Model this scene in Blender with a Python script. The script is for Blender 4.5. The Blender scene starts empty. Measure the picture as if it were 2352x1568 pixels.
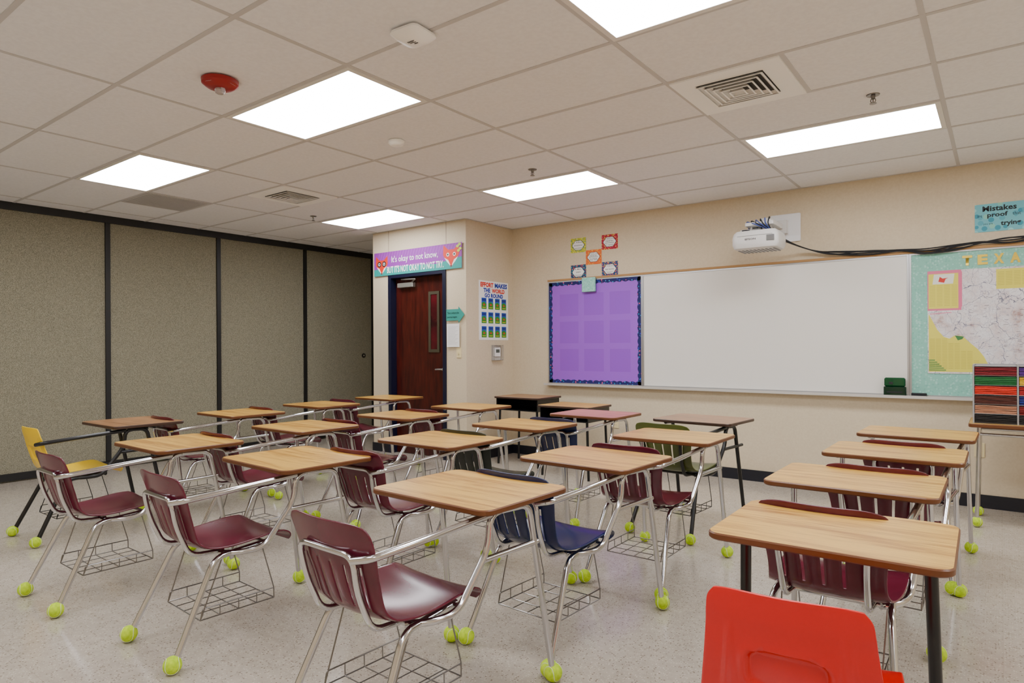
import bpy, bmesh, math, random
from mathutils import Vector, Matrix
random.seed(7)
SC=bpy.context.scene
COL=SC.collection

# ------------------------------------------------------------------ materials
def lin(c):
    return tuple(((x/255)/12.92 if x/255<=0.04045 else ((x/255+0.055)/1.055)**2.4) for x in c)+(1,)
MATS={}
def mat(name,col,rough=.5,metal=0,spec=.5,coat=0):
    if name in MATS: return MATS[name]
    m=bpy.data.materials.new(name); m.use_nodes=True
    b=m.node_tree.nodes['Principled BSDF']
    b.inputs['Base Color'].default_value=lin(col)
    b.inputs['Roughness'].default_value=rough
    b.inputs['Metallic'].default_value=metal
    b.inputs['Specular IOR Level'].default_value=spec
    b.inputs['Coat Weight'].default_value=coat
    MATS[name]=m; return m
def nodes(m):
    nt=m.node_tree; return nt,nt.nodes,nt.links,nt.nodes['Principled BSDF']
def noise_mat(name,c1,c2,scale=20,rough=.6,stretch=(1,1,1),detail=4,bump=0,lo=.35,hi=.65,metal=0,spec=.5,coat=0):
    if name in MATS: return MATS[name]
    m=mat(name,c1,rough,metal,spec,coat); nt,N,L,b=nodes(m)
    tc=N.new('ShaderNodeTexCoord'); mp=N.new('ShaderNodeMapping'); mp.inputs['Scale'].default_value=stretch
    L.new(tc.outputs['Object'],mp.inputs['Vector'])
    nz=N.new('ShaderNodeTexNoise'); nz.inputs['Scale'].default_value=scale; nz.inputs['Detail'].default_value=detail
    L.new(mp.outputs[0],nz.inputs['Vector'])
    cr=N.new('ShaderNodeValToRGB'); cr.color_ramp.elements[0].position=lo; cr.color_ramp.elements[1].position=hi
    cr.color_ramp.elements[0].color=lin(c1); cr.color_ramp.elements[1].color=lin(c2)
    L.new(nz.outputs['Fac'],cr.inputs['Fac']); L.new(cr.outputs[0],b.inputs['Base Color'])
    if bump:
        bp=N.new('ShaderNodeBump'); bp.inputs['Strength'].default_value=bump; bp.inputs['Distance'].default_value=.002
        L.new(nz.outputs['Fac'],bp.inputs['Height']); L.new(bp.outputs[0],b.inputs['Normal'])
    return m
def wood(name,dark,light,rough=.32):
    if name in MATS: return MATS[name]
    m=mat(name,light,rough); nt,N,L,b=nodes(m)
    tc=N.new('ShaderNodeTexCoord'); oi=N.new('ShaderNodeObjectInfo')
    mu=N.new('ShaderNodeMath'); mu.operation='MULTIPLY'; mu.inputs[1].default_value=41
    L.new(oi.outputs['Random'],mu.inputs[0]); cb=N.new('ShaderNodeCombineXYZ')
    for i in range(3): L.new(mu.outputs[0],cb.inputs[i])
    outs=[]
    for sc,st,de in ((3.0,(.6,8,8),3),(9,(.9,30,30),5)):
        mp=N.new('ShaderNodeMapping'); mp.inputs['Scale'].default_value=st
        L.new(tc.outputs['Object'],mp.inputs['Vector']); L.new(cb.outputs[0],mp.inputs['Location'])
        nz=N.new('ShaderNodeTexNoise'); nz.inputs['Scale'].default_value=sc; nz.inputs['Detail'].default_value=de
        nz.inputs['Distortion'].default_value=.5
        L.new(mp.outputs[0],nz.inputs['Vector']); outs.append(nz)
    mx=N.new('ShaderNodeMath'); mx.operation='MULTIPLY_ADD'; mx.inputs[1].default_value=.5
    ml=N.new('ShaderNodeMath'); ml.operation='MULTIPLY'; ml.inputs[1].default_value=.5
    L.new(outs[1].outputs['Fac'],ml.inputs[0]); L.new(outs[0].outputs['Fac'],mx.inputs[0]); L.new(ml.outputs[0],mx.inputs[2])
    cr=N.new('ShaderNodeValToRGB'); cr.color_ramp.elements[0].position=.41; cr.color_ramp.elements[1].position=.54
    cr.color_ramp.elements[0].color=lin(dark); cr.color_ramp.elements[1].color=lin(light)
    L.new(mx.outputs[0],cr.inputs['Fac']); L.new(cr.outputs[0],b.inputs['Base Color'])
    return m
def floor_mat():
    m=mat('vinyl_floor',(190,178,160),.22); nt,N,L,b=nodes(m)
    tc=N.new('ShaderNodeTexCoord')
    nz=N.new('ShaderNodeTexNoise'); nz.inputs['Scale'].default_value=22; nz.inputs['Detail'].default_value=6; nz.inputs['Roughness'].default_value=.7
    L.new(tc.outputs['Object'],nz.inputs['Vector'])
    cr=N.new('ShaderNodeValToRGB'); cr.color_ramp.elements[0].position=.3; cr.color_ramp.elements[1].position=.7
    cr.color_ramp.elements[0].color=lin((172,162,148)); cr.color_ramp.elements[1].color=lin((190,180,166))
    L.new(nz.outputs['Fac'],cr.inputs['Fac'])
    cur=cr.outputs[0]
    for sc,th,cth,colr in ((85,.30,.66,(98,82,70)),(46,.18,.70,(116,100,86)),(110,.3,.6,(222,214,202))):
        vo=N.new('ShaderNodeTexVoronoi'); vo.inputs['Scale'].default_value=sc
        L.new(tc.outputs['Object'],vo.inputs['Vector'])
        a=N.new('ShaderNodeMath'); a.operation='LESS_THAN'; a.inputs[1].default_value=th; L.new(vo.outputs['Distance'],a.inputs[0])
        sp=N.new('ShaderNodeSeparateColor'); L.new(vo.outputs['Color'],sp.inputs[0])
        g=N.new('ShaderNodeMath'); g.operation='GREATER_THAN'; g.inputs[1].default_value=cth; L.new(sp.outputs[0],g.inputs[0])
        mu=N.new('ShaderNodeMath'); mu.operation='MULTIPLY'; L.new(a.outputs[0],mu.inputs[0]); L.new(g.outputs[0],mu.inputs[1])
        m2=N.new('ShaderNodeMath'); m2.operation='MULTIPLY'; m2.inputs[1].default_value=.65; L.new(mu.outputs[0],m2.inputs[0])
        mx=N.new('ShaderNodeMix'); mx.data_type='RGBA'; L.new(m2.outputs[0],mx.inputs[0]); L.new(cur,mx.inputs[6]); mx.inputs[7].default_value=lin(colr)
        cur=mx.outputs[2]
    br=N.new('ShaderNodeTexBrick'); br.offset=0; br.inputs['Scale'].default_value=1
    br.inputs['Brick Width'].default_value=.305; br.inputs['Row Height'].default_value=.305; br.inputs['Mortar Size'].default_value=.001
    br.inputs['Color1'].default_value=(1,1,1,1); br.inputs['Color2'].default_value=(.975,.975,.975,1); br.inputs['Mortar'].default_value=(.84,.83,.82,1)
    L.new(tc.outputs['Object'],br.inputs['Vector'])
    mx=N.new('ShaderNodeMix'); mx.data_type='RGBA'; mx.blend_type='MULTIPLY'; mx.inputs[0].default_value=1
    L.new(cur,mx.inputs[6]); L.new(br.outputs['Color'],mx.inputs[7]); L.new(mx.outputs[2],b.inputs['Base Color'])
    n2=N.new('ShaderNodeTexNoise'); n2.inputs['Scale'].default_value=1.7; n2.inputs['Detail'].default_value=5
    L.new(tc.outputs['Object'],n2.inputs['Vector'])
    mr=N.new('ShaderNodeMapRange'); mr.inputs['To Min'].default_value=.08; mr.inputs['To Max'].default_value=.20
    L.new(n2.outputs['Fac'],mr.inputs['Value']); L.new(mr.outputs[0],b.inputs['Roughness'])
    return m
def dots_mat(name,base,cols,scale=60,th=.32,rough=.7):
    if name in MATS: return MATS[name]
    m=mat(name,base,rough); nt,N,L,b=nodes(m)
    tc=N.new('ShaderNodeTexCoord'); vo=N.new('ShaderNodeTexVoronoi'); vo.inputs['Scale'].default_value=scale
    L.new(tc.outputs['Object'],vo.inputs['Vector'])
    a=N.new('ShaderNodeMath'); a.operation='LESS_THAN'; a.inputs[1].default_value=th; L.new(vo.outputs['Distance'],a.inputs[0])
    sp=N.new('ShaderNodeSeparateColor'); L.new(vo.outputs['Color'],sp.inputs[0])
    cr=N.new('ShaderNodeValToRGB'); cr.color_ramp.interpolation='CONSTANT'
    els=cr.color_ramp.elements
    while len(els)<len(cols): els.new(.5)
    for i,c in enumerate(cols): els[i].position=i/len(cols); els[i].color=lin(c)
    L.new(sp.outputs[0],cr.inputs['Fac'])
    mx=N.new('ShaderNodeMix'); mx.data_type='RGBA'; L.new(a.outputs[0],mx.inputs[0]); mx.inputs[6].default_value=lin(base); L.new(cr.outputs[0],mx.inputs[7])
    L.new(mx.outputs[2],b.inputs['Base Color']); return m
def map_mat():
    m=mat('map_paper',(222,220,214),.6); nt,N,L,b=nodes(m)
    tc=N.new('ShaderNodeTexCoord'); 
    dn=N.new('ShaderNodeTexNoise'); dn.inputs['Scale'].default_value=7; dn.inputs['Detail'].default_value=5
    L.new(tc.outputs['Object'],dn.inputs['Vector'])
    vm=N.new('ShaderNodeVectorMath'); vm.operation='MULTIPLY_ADD'; vm.inputs[1].default_value=(.16,.16,.16)
    L.new(dn.outputs['Color'],vm.inputs[0]); L.new(tc.outputs['Object'],vm.inputs[2])
    base=N.new('ShaderNodeTexNoise'); base.inputs['Scale'].default_value=6; base.inputs['Detail'].default_value=8; base.inputs['Roughness'].default_value=.7
    L.new(tc.outputs['Object'],base.inputs['Vector'])
    cr=N.new('ShaderNodeValToRGB'); e=cr.color_ramp.elements; e[0].position=.42; e[0].color=lin((228,226,228)); e[1].position=.70; e[1].color=lin((146,92,76))
    k=e.new(.59); k.color=lin((214,200,198))
    L.new(base.outputs['Fac'],cr.inputs['Fac']); cur=cr.outputs[0]
    for sc,w,cc in ((13,.013,(172,166,180)),(5,.007,(118,118,136)),(30,.02,(196,190,196))):
        vo=N.new('ShaderNodeTexVoronoi'); vo.feature='DISTANCE_TO_EDGE'; vo.inputs['Scale'].default_value=sc
        L.new(vm.outputs[0],vo.inputs['Vector'])
        a=N.new('ShaderNodeMath'); a.operation='LESS_THAN'; a.inputs[1].default_value=w; L.new(vo.outputs['Distance'],a.inputs[0])
        mx=N.new('ShaderNodeMix'); mx.data_type='RGBA'; L.new(a.outputs[0],mx.inputs[0]); L.new(cur,mx.inputs[6]); mx.inputs[7].default_value=lin(cc); cur=mx.outputs[2]
    L.new(cur,b.inputs['Base Color']); return m
def emis(name,col,st):
    m=bpy.data.materials.new(name); m.use_nodes=True; b=m.node_tree.nodes['Principled BSDF']
    b.inputs['Base Color'].default_value=(.9,.9,.9,1)
    b.inputs['Emission Color'].default_value=lin(col); b.inputs['Emission Strength'].default_value=st
    MATS[name]=m; return m

WALL=noise_mat('wall_paint',(208,192,163),(213,198,170),60,.7,bump=.05)
CEIL=noise_mat('ceiling_tile',(233,233,237),(239,239,243),45,.9,bump=.1)
GRID=mat('ceiling_grid',(198,196,197),.6)
FABRIC=noise_mat('partition_fabric',(106,102,84),(158,153,132),230,.95,detail=2,bump=.35,lo=.36,hi=.66)
BLACK=mat('black_metal',(18,18,20),.3)
BLKTRIM=mat('black_trim',(16,16,16),.5)
NAVYBASE=mat('navy_rubber_base',(16,18,30),.45)
NAVYF=mat('navy_frame_paint',(10,14,42),.4)
FLOOR=floor_mat()
CHROME=mat('chrome',(205,205,208),.13,1)
WIRE=mat('wire_steel',(135,132,130),.3,1)
ALU=mat('aluminium',(190,191,194),.35,1)
OAK=wood('oak_laminate',(156,104,26),(210,164,72))
ROSE=wood('rose_laminate',(150,84,60),(200,132,104))
BROWN=wood('brown_laminate',(116,78,44),(162,118,78))
OAKEDGE=mat('laminate_edge',(100,56,22),.4)
DOORW=noise_mat('cherry_door_wood',(44,8,6),(76,22,13),6,.3,(6,6,.7),5,lo=.3,hi=.7)
WHITE=mat('white_plastic',(236,236,236),.4)
PAPER=mat('white_paper',(240,240,238),.7)
DARK=mat('dark_cavity',(25,25,25),.8)
INK=mat('dark_ink',(20,22,28),.6)
BALL=noise_mat('tennis_felt',(172,210,10),(204,232,40),60,.95,bump=.5)
SEAM=mat('ball_seam',(225,232,200),.8)
SHELL={'maroon':noise_mat('maroon_plastic',(86,20,38),(96,26,46),8,.2),
 'navy':mat('navy_plastic',(12,28,76),.22),'olive':mat('olive_plastic',(78,86,30),.3),
 'charcoal':mat('charcoal_plastic',(34,42,34),.3),'red':mat('red_plastic',(208,0,2),.26),
 'yellow':mat('yellow_plastic',(236,196,0),.3)}
LAMP=emis('lamp_diffuser',(249,250,254),19.5)

# ------------------------------------------------------------------ mesh builder
def rr(x0,x1,y0,y1,r,n=6):
    pts=[]
    for cx,cy,a in ((x1-r,y0+r,-90),(x1-r,y1-r,0),(x0+r,y1-r,90),(x0+r,y0+r,180)):
        for i in range(n+1):
            t=math.radians(a+90*i/n); pts.append((cx+r*math.cos(t),cy+r*math.sin(t)))
    return pts
def fillet(pts,rad,n=5):
    P=[Vector(p) for p in pts]; out=[P[0]]
    for i in range(1,len(P)-1):
        a,b,c=P[i-1],P[i],P[i+1]
        d=min(rad,(a-b).length*.48,(c-b).length*.48)
        p0=b+(a-b).normalized()*d; p2=b+(c-b).normalized()*d
        for k in range(n+1):
            t=k/n; out.append(p0*(1-t)**2+b*2*t*(1-t)+p2*t*t)
    out.append(P[-1]); return out
class MB:
    def __init__(s): s.v=[];s.f=[];s.m=[];s.M=Matrix()
    def add(s,vs,fs,mi=0):
        b=len(s.v); s.v+=[tuple(s.M@Vector(v)) for v in vs]
        for f in fs: s.f.append([i+b for i in f]); s.m.append(mi)
    def loft(s,rings,mi=0,cap=True,closed=True):
        n=len(rings[0]); vs=[p for r in rings for p in r]; fs=[]
        for k in range(len(rings)-1):
            for i in range(n if closed else n-1):
                j=(i+1)%n; fs.append([k*n+i,k*n+j,(k+1)*n+j,(k+1)*n+i])
        if cap: fs.append(list(range(n))[::-1]); fs.append([(len(rings)-1)*n+i for i in range(n)])
        s.add(vs,fs,mi); return s
    def box(s,x0,x1,y0,y1,z0,z1,mi=0):
        v=[(x,y,z) for z in (z0,z1) for x,y in ((x0,y0),(x1,y0),(x1,y1),(x0,y1))]
        s.add(v,[[3,2,1,0],[4,5,6,7],[0,1,5,4],[1,2,6,5],[2,3,7,6],[3,0,4,7]],mi); return s
    def slab(s,x0,x1,y0,y1,z0,z1,r=.02,ch=.003,mi=0,n=6,mtop=None):
        rings=[]
        for ins,z in ((ch,z0),(0,z0+ch),(0,z1-ch),(ch,z1)):
            rings.append([(x,y,z) for x,y in rr(x0+ins,x1-ins,y0+ins,y1-ins,max(r-ins,.0005),n)])
        s.loft(rings,mi)
        if mtop is not None: s.m[-1]=mtop
        return s
    def prism(s,pts,y0,y1,mi=0):  # polygon in XZ
        s.loft([[(x,y0,z) for x,z in pts],[(x,y1,z) for x,z in pts]],mi); return s
    def lathe(s,prof,n=20,c=(0,0,0),mi=0,cap=True):
        s.loft([[(c[0]+r*math.cos(2*math.pi*i/n),c[1]+r*math.sin(2*math.pi*i/n),c[2]+z) for i in range(n)] for r,z in prof],mi,cap); return s
    def sphere(s,c,r,n=14,m=9,mi=0,sz=1):
        s.lathe([(max(r*math.sin(math.pi*k/m),1e-4),-r*sz*math.cos(math.pi*k/m)) for k in range(m+1)],n,c,mi); return s
    def tube(s,pts,r,n=10,fil=.04,mi=0,fn=5):
        P=fillet(pts,fil,fn) if len(pts)>2 else [Vector(p) for p in pts]
        T=[]
        for i in range(len(P)):
            a=P[max(i-1,0)]; b=P[min(i+1,len(P)-1)]; T.append((b-a).normalized())
        up=Vector((0,0,1)) if abs(T[0].z)<.9 else Vector((1,0,0))
        nrm=(up-T[0]*up.dot(T[0])).normalized(); rings=[]
        for p,t in zip(P,T):
            nrm=(nrm-t*nrm.dot(t)).normalized(); bn=t.cross(nrm)
            rings.append([tuple(p+nrm*r*math.cos(2*math.pi*i/n)+bn*r*math.sin(2*math.pi*i/n)) for i in range(n)])
        s.loft(rings,mi); return s
    def build(s,name,mats,recalc=True,angle=38):
        me=bpy.data.meshes.new(name); me.from_pydata(s.v,[],s.f)
        for m in (mats if isinstance(mats,(list,tuple)) else [mats]): me.materials.append(m)
        for p,mi in zip(me.polygons,s.m): p.material_index=mi
        if recalc:
            bm=bmesh.new(); bm.from_mesh(me); bmesh.ops.recalc_face_normals(bm,faces=bm.faces); bm.to_mesh(me); bm.free()
        me.shade_smooth(); me.set_sharp_from_angle(angle=math.radians(angle)); me.update()
        return me
def ob(name,me,parent=None,loc=(0,0,0),rz=0,**kw):
    o=bpy.data.objects.new(name,me); COL.objects.link(o); o.location=loc; o.rotation_euler[2]=rz
    if parent is not None: o.parent=parent
    for k,v in kw.items(): o[k]=v
    return o
def top(name,me,label,cat,loc=(0,0,0),rz=0,**kw):
    return ob(name,me,None,loc,rz,label=label,category=cat,**kw)
def struct(name,me,label=None,**kw):
    o=ob(name,me,None,kind='structure',label=label or name,category=name.split('_')[0]); return o
def text_me(name,txt,x0,x1,z0,z1,material,y=-.0035,bold=0,shear=0,rot=0):
    cu=bpy.data.curves.new(name,'FONT'); cu.body=txt; cu.resolution_u=2; cu.offset=bold; cu.shear=shear; cu.align_x='CENTER'
    o=bpy.data.objects.new(name,cu); COL.objects.link(o); dg=bpy.context.evaluated_depsgraph_get()
    me=bpy.data.meshes.new_from_object(o.evaluated_get(dg)); bpy.data.objects.remove(o); bpy.data.curves.remove(cu)
    xs=[v.co.x for v in me.vertices]; ys=[v.co.y for v in me.vertices]
    ax,bx,ay,by=min(xs),max(xs),min(ys),max(ys); c,s_=math.cos(rot),math.sin(rot); mx,mz=(x0+x1)/2,(z0+z1)/2
    for v in me.vertices:
        X=x0+(v.co.x-ax)/(bx-ax)*(x1-x0); Z=z0+(v.co.y-ay)/(by-ay)*(z1-z0)
        X,Z=mx+(X-mx)*c-(Z-mz)*s_, mz+(X-mx)*s_+(Z-mz)*c
        v.co=(X,y,Z)
    me.materials.clear(); me.materials.append(material); me.name=name; return me
def lettering(parent,*a,**k):
    nm=k.pop('nm','lettering'); return ob(nm,text_me(nm,*a,**k),parent)

# ------------------------------------------------------------------ room shell
XL,XR,YB,YF,H=-7.75,2.6,-1.7,6.36,2.74
EX0,EX1,EY=-6.345,-4.79,5.50   # entry bump-out
struct('floor',MB().box(XL-.15,XR+.15,YB-.15,6.95,-.1,0).build('floor',FLOOR),'speckled beige vinyl tile floor with a soft shine')
struct('ceiling',MB().box(XL-.15,XR+.15,YB-.15,6.95,H,H+.1).build('ceiling',CEIL),'off-white suspended tile ceiling')
struct('wall_front',MB().box(EX1,XR+.15,YF,YF+.15,0,H).build('wall_front',WALL),'beige painted classroom wall holding the whiteboard')
struct('wall_right',MB().box(XR,XR+.15,YB,YF,0,H).build('wall_right',WALL),'beige painted side wall')
struct('wall_back',MB().box(XL,XR,YB-.15,YB,0,H).build('wall_back',WALL),'beige painted rear wall')
struct('wall_alcove',MB().box(XL,EX0,6.8,6.95,0,H).build('wall_alcove',WALL),'beige wall behind the partition pocket')
w=MB(); DX0,DX1,DH=-6.055,-5.09,2.20
w.box(EX0,DX0,EY,EY+.16,0,H); w.box(DX1,EX1,EY,EY+.16,0,H); w.box(DX0,DX1,EY,EY+.16,DH,H)
w.box(EX0,EX0+.15,EY+.16,6.8,0,H); w.box(EX1-.15,EX1,EY+.16,6.51,0,H)
struct('wall_entry',w.build('wall_entry',WALL),'beige bump-out wall around the classroom door')
# partition
p=MB(); div=[-.77,.48,1.73,2.98,4.23,5.48,6.70]
p.box(XL-.1,XL,YB,6.8,.0,H,0)
for y in div: p.box(XL,XL+.022,y-.024,y+.024,.09,2.665,1)
p.box(XL,XL+.03,YB,6.8,2.665,H,1); p.box(XL,XL+.028,YB,6.8,0.015,.085,1)
struct('wall_left',p.build('wall_left',[FABRIC,BLKTRIM]),'folding partition wall with grey-green fabric panels and black trim')
# pull
m=MB(); m.M=Matrix.Rotation(math.radians(90),4,'Y')
m.lathe([(.034,0),(.034,.008),(.024,.010),(.022,.004),(.001,.004)],24,mi=0); m.lathe([(.012,.004),(.012,.012),(.001,.013)],16,mi=1)
top('partition_latch',m.build('partition_latch',[BLKTRIM,ALU]),'round black and steel flush latch on the fabric partition','latch',(XL+.001,6.52,1.18))
# baseboards
struct('baseboard_front',MB().box(EX1,XR,YF-.012,YF,0,.105).build('baseboard_front',NAVYBASE),'dark navy rubber baseboard')
b=MB(); b.box(EX0-.012,DX0-.005,EY-.012,EY,0,.105); b.box(DX1+.005,EX1+.012,EY-.012,EY,0,.105); b.box(EX1,EX1+.012,EY,YF-.012,0,.105)
struct('baseboard_entry',b.build('baseboard_entry',NAVYBASE),'dark navy rubber baseboard')
# ceiling grid
PX=1.195; X0=-.27; GY=2.14
gx=[X0-PX*i for i in range(-2,7)]
gy=[GY+.61*i for i in range(-6,8)]
g=MB()
for x in gx: g.box(x-.012,x+.012,YB,YF if x>EX1 else 6.8,H-.003,H)
for y in gy:
    x1=XR; x0=XL
    if y>YF: continue
    if y>EY: x0=EX1
    g.box(x0,x1,y-.012,y+.012,H-.0032,H)
for y in (5.80,6.41): g.box(XL,EX0,y-.012,y+.012,H-.0032,H)
VX1,VX2,VX3=X0-PX,X0-PX*4-.61,X0-PX*5-.61
for x,y in ((VX1+.60,GY+1.22),(VX2,GY+1.22),(VX3,GY+.61)): g.box(x-.012,x+.012,y,y+.61,H-.003,H)
g.box(EX1,XR,YF-.02,YF,H-.004,H); g.box(EX0,EX1,EY-.02,EY,H-.004,H); g.box(EX1,EX1+.02,EY,YF,H-.004,H)
struct('trim_1',g.build('trim_1',GRID),'white metal ceiling grid')
s=MB(); s.box(DX0-.003,DX0+.002,EY-.0015,EY,DH,H); s.box(DX1-.002,DX1+.003,EY-.0015,EY,DH,H)
struct('trim_2',s.build('trim_2',mat('seam',(120,108,90),.7)),'thin wall seams above the door')
# door frame
f=MB()
for x0,x1 in ((DX0,DX0+.05),(DX1-.05,DX1)): f.box(x0,x1,EY-.015,EY+.17,0,DH)
f.box(DX0+.05,DX1-.05,EY-.015,EY+.17,DH-.05,DH)
f.box(DX0+.05,DX0+.066,EY+.125,EY+.17,0,DH-.05); f.box(DX1-.066,DX1-.05,EY+.125,EY+.17,0,DH-.05)
struct('trim_3',f.build('trim_3',NAVYF),'navy blue metal door frame')
d=struct('door_1',MB().box(DX0+.053,DX1-.053,EY+.075,EY+.12,.008,DH-.053).build('door_1',DOORW),'dark cherry wood door with narrow window')
dy=EY+.075
wf=MB()
wx0,wx1,wz0,wz1=-5.44,-5.265,1.24,1.96
for a in ((wx0,wx0+.035,wz0,wz1),(wx1-.035,wx1,wz0,wz1),(wx0+.035,wx1-.035,wz0,wz0+.035),(wx0+.035,wx1-.035,wz1-.035,wz1)):
    wf.box(a[0],a[1],dy-.012,dy+.001,a[2],a[3])
ow=ob('door_window',wf.build('door_window',mat('bronze_frame',(78,72,56),.4,.3)),d)
ob('window_glass',MB().box(wx0+.035,wx1-.035,dy-.004,dy-.001,wz0+.035,wz1-.035).build('window_glass',noise_mat('door_glass',(34,8,12),(84,16,26),2,.05,(1,1,2))),ow)
h=MB(); h.M=Matrix.Translation((-5.19,dy,1.04))@Matrix.Rotation(math.radians(90),4,'X')
h.lathe([(.032,0),(.032,.01),(.012,.014),(.011,.05),(.001,.052)],20); h.M=Matrix.Translation((-5.19,dy,1.04))
h.tube([(0,-.045,0),(-.06,-.05,0),(-.11,-.045,-.003)],.009,10,.02)
ob('door_handle',h.build('door_handle',ALU),d,label='brushed steel lever handle')
c=MB(); c.slab(-5.93,-5.66,dy-.055,dy-.001,2.03,2.085,.008,.004); c.tube([(-5.70,dy-.03,2.09),(-5.58,dy-.09,2.115),(-5.86,dy-.05,2.13)],.008,8,.01)
ob('door_closer',c.build('door_closer',mat('closer_silver',(170,168,160),.35,.7)),d,label='silver hydraulic door closer')

# ------------------------------------------------------------------ ceiling fixtures
fr=MB(); a0,a1,b0,b1=.012,PX-.012,.012,.598; q=.028
fr.box(a0,a1,b0,b0+q,-.007,0);fr.box(a0,a1,b1-q,b1,-.007,0);fr.box(a0,a0+q,b0+q,b1-q,-.007,0);fr.box(a1-q,a1,b0+q,b1-q,-.007,0)
frm=fr.build('light_frame',mat('light_trim',(228,226,222),.4)); dif=MB().box(a0+q,a1-q,b0+q,b1-q,-.004,-.001).build('diffuser',LAMP)
for i in (5,3,1,-1):
    for Y in (GY-2.44,GY,GY+2.44):
        t=top('ceiling_light',frm,'recessed rectangular ceiling light panel glowing white','ceiling light',(X0-PX*i,Y,H-.0005),group='ceiling light panels')
        ob('diffuser',dif,t)
VW=mat('vent_white',(252,252,252),.5); VL=mat('vent_louvre',(236,236,236),.5); VD=mat('vent_dark',(80,79,78),.8)
def vent(x,y,kind):
    m=MB()
    if kind==0:
        for a in ((.012,.588,.012,.12),(.012,.588,.48,.598),(.012,.12,.12,.48),(.48,.588,.12,.48)): m.box(a[0],a[1],a[2],a[3],-.012,-.001,0)
        m.box(.12,.48,.12,.48,-.003,-.001,1)
        for k in range(5):
            a=.122+.034*k; ins=.026; zt=-.005; zb=-.022-.003*k
            def sq(o,z): return [(o,o,z),(.60-o,o,z),(.60-o,.60-o,z),(o,.60-o,z)]
            m.loft([sq(a+ins,zt),sq(a,zb),sq(a-.0015,zb),sq(a+ins-.002,zt+.001)],2,cap=False)
            m.loft([sq(a-.001,zb-.002),sq(a+.008,zb-.002),sq(a+.008,zb),sq(a-.001,zb)],0,cap=False)
        return top('air_vent',m.build('air_vent',[VW,VD,VL],recalc=False),'square white louvred ceiling air diffuser','air vent',(x,y,H))
    m.box(.012,.598,.012,.598,-.007,-.001,0)
    for k in range(40): m.box(.03,.58,.03+k*.0138,.036+k*.0138,-.010,-.006,0)
    return top('return_air_grille',m.build('return_air_grille',[mat('grille_grey',(190,188,188),.6)]),'grey perforated return air grille in the ceiling','air vent',(x,y,H))
vent(VX1,GY+1.22,0); vent(VX2,GY+1.22,0); vent(VX3,GY+.61,1)
# fire strobe
m=MB(); m.lathe([(.075,0),(.094,-.008),(.092,-.028),(.07,-.045),(.03,-.052),(.001,-.052)],32,mi=0)
st=top('fire_alarm_strobe',m.build('fire_alarm_strobe',mat('alarm_red',(150,6,12),.35)),'round red ceiling fire alarm strobe with clear lens','fire alarm',(-3.34,1.84,H))
m=MB(); m.lathe([(.026,-.050),(.028,-.062),(.018,-.078),(.001,-.082)],14); m.box(-.03,.03,-.010,.010,-.07,-.05)
gl=mat('clear_lens',(225,215,215),.1); gl.node_tree.nodes['Principled BSDF'].inputs['Transmission Weight'].default_value=.5
ob('strobe_lens',m.build('strobe_lens',gl),st)
for a in (20,110):
    tm=text_me('lettering','FIRE',-.018,.018,-.007,.007,PAPER,y=0,bold=.01)
    tm.transform(Matrix.Rotation(math.radians(a),4,'Z')@Matrix.Translation((0,-.0835,-.0388))@Matrix.Rotation(math.radians(-52),4,'X'))
    ob('lettering',tm,st)
# access point
m=MB(); rings=[]
for hw,z,r in ((.060,0,.02),(.060,-.006,.02),(.080,-.010,.03),(.084,-.022,.035),(.062,-.044,.03),(.03,-.052,.015)):
    rings.append([(x,y,z) for x,y in rr(-hw,hw,-hw,hw,r)])
m.loft(rings)
ap=top('wireless_access_point',m.build('wireless_access_point',mat('ap_white',(252,252,252),.35)),'square white moulded wireless access point on the ceiling','access point',(-2.14,2.10,H),rz=math.radians(4))
m=MB(); m.M=Matrix.Translation((0,0,-.0535)); m.box(-.02,.02,-.02,-.016,0,.001)
m.box(-.02,.01,-.012,-.009,0,.001); m.box(-.015,.018,-.004,-.001,0,.001); m.box(.0,.02,.006,.012,0,.001)
ob('printed_label',m.build('printed_label',INK),ap)
m=MB(); m.lathe([(.05,0),(.058,-.006),(.056,-.022),(.045,-.034),(.03,-.040),(.001,-.042)],28); m.box(.02,.03,-.01,.01,-.041,-.038)
top('motion_sensor',m.build('motion_sensor',mat('sensor_white',(252,252,252),.35)),'small round white motion sensor on the ceiling','sensor',(-3.36,3.13,H))
m=MB(); m.lathe([(.036,0),(.034,-.005),(.013,-.007),(.010,-.025),(.006,-.028),(.001,-.028)],18)
m.tube([(.010,0,-.024),(.014,0,-.036),(.005,0,-.048)],.0025,6,.01);m.tube([(-.010,0,-.024),(-.014,0,-.036),(-.005,0,-.048)],.0025,6,.01)
m.lathe([(.003,-.026),(.003,-.048),(.018,-.049),(.019,-.052),(.001,-.053)],16)
spm=m.build('sprinkler_head',mat('sprinkler_metal',(130,126,122),.3,1))
for x,y in ((-3.04,4.32),(-6.0,4.36),(-.585,4.25)): top('sprinkler_head',spm,'small metal fire sprinkler head hanging from the ceiling','sprinkler',(x,y,H),group='ceiling sprinkler heads')

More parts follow.
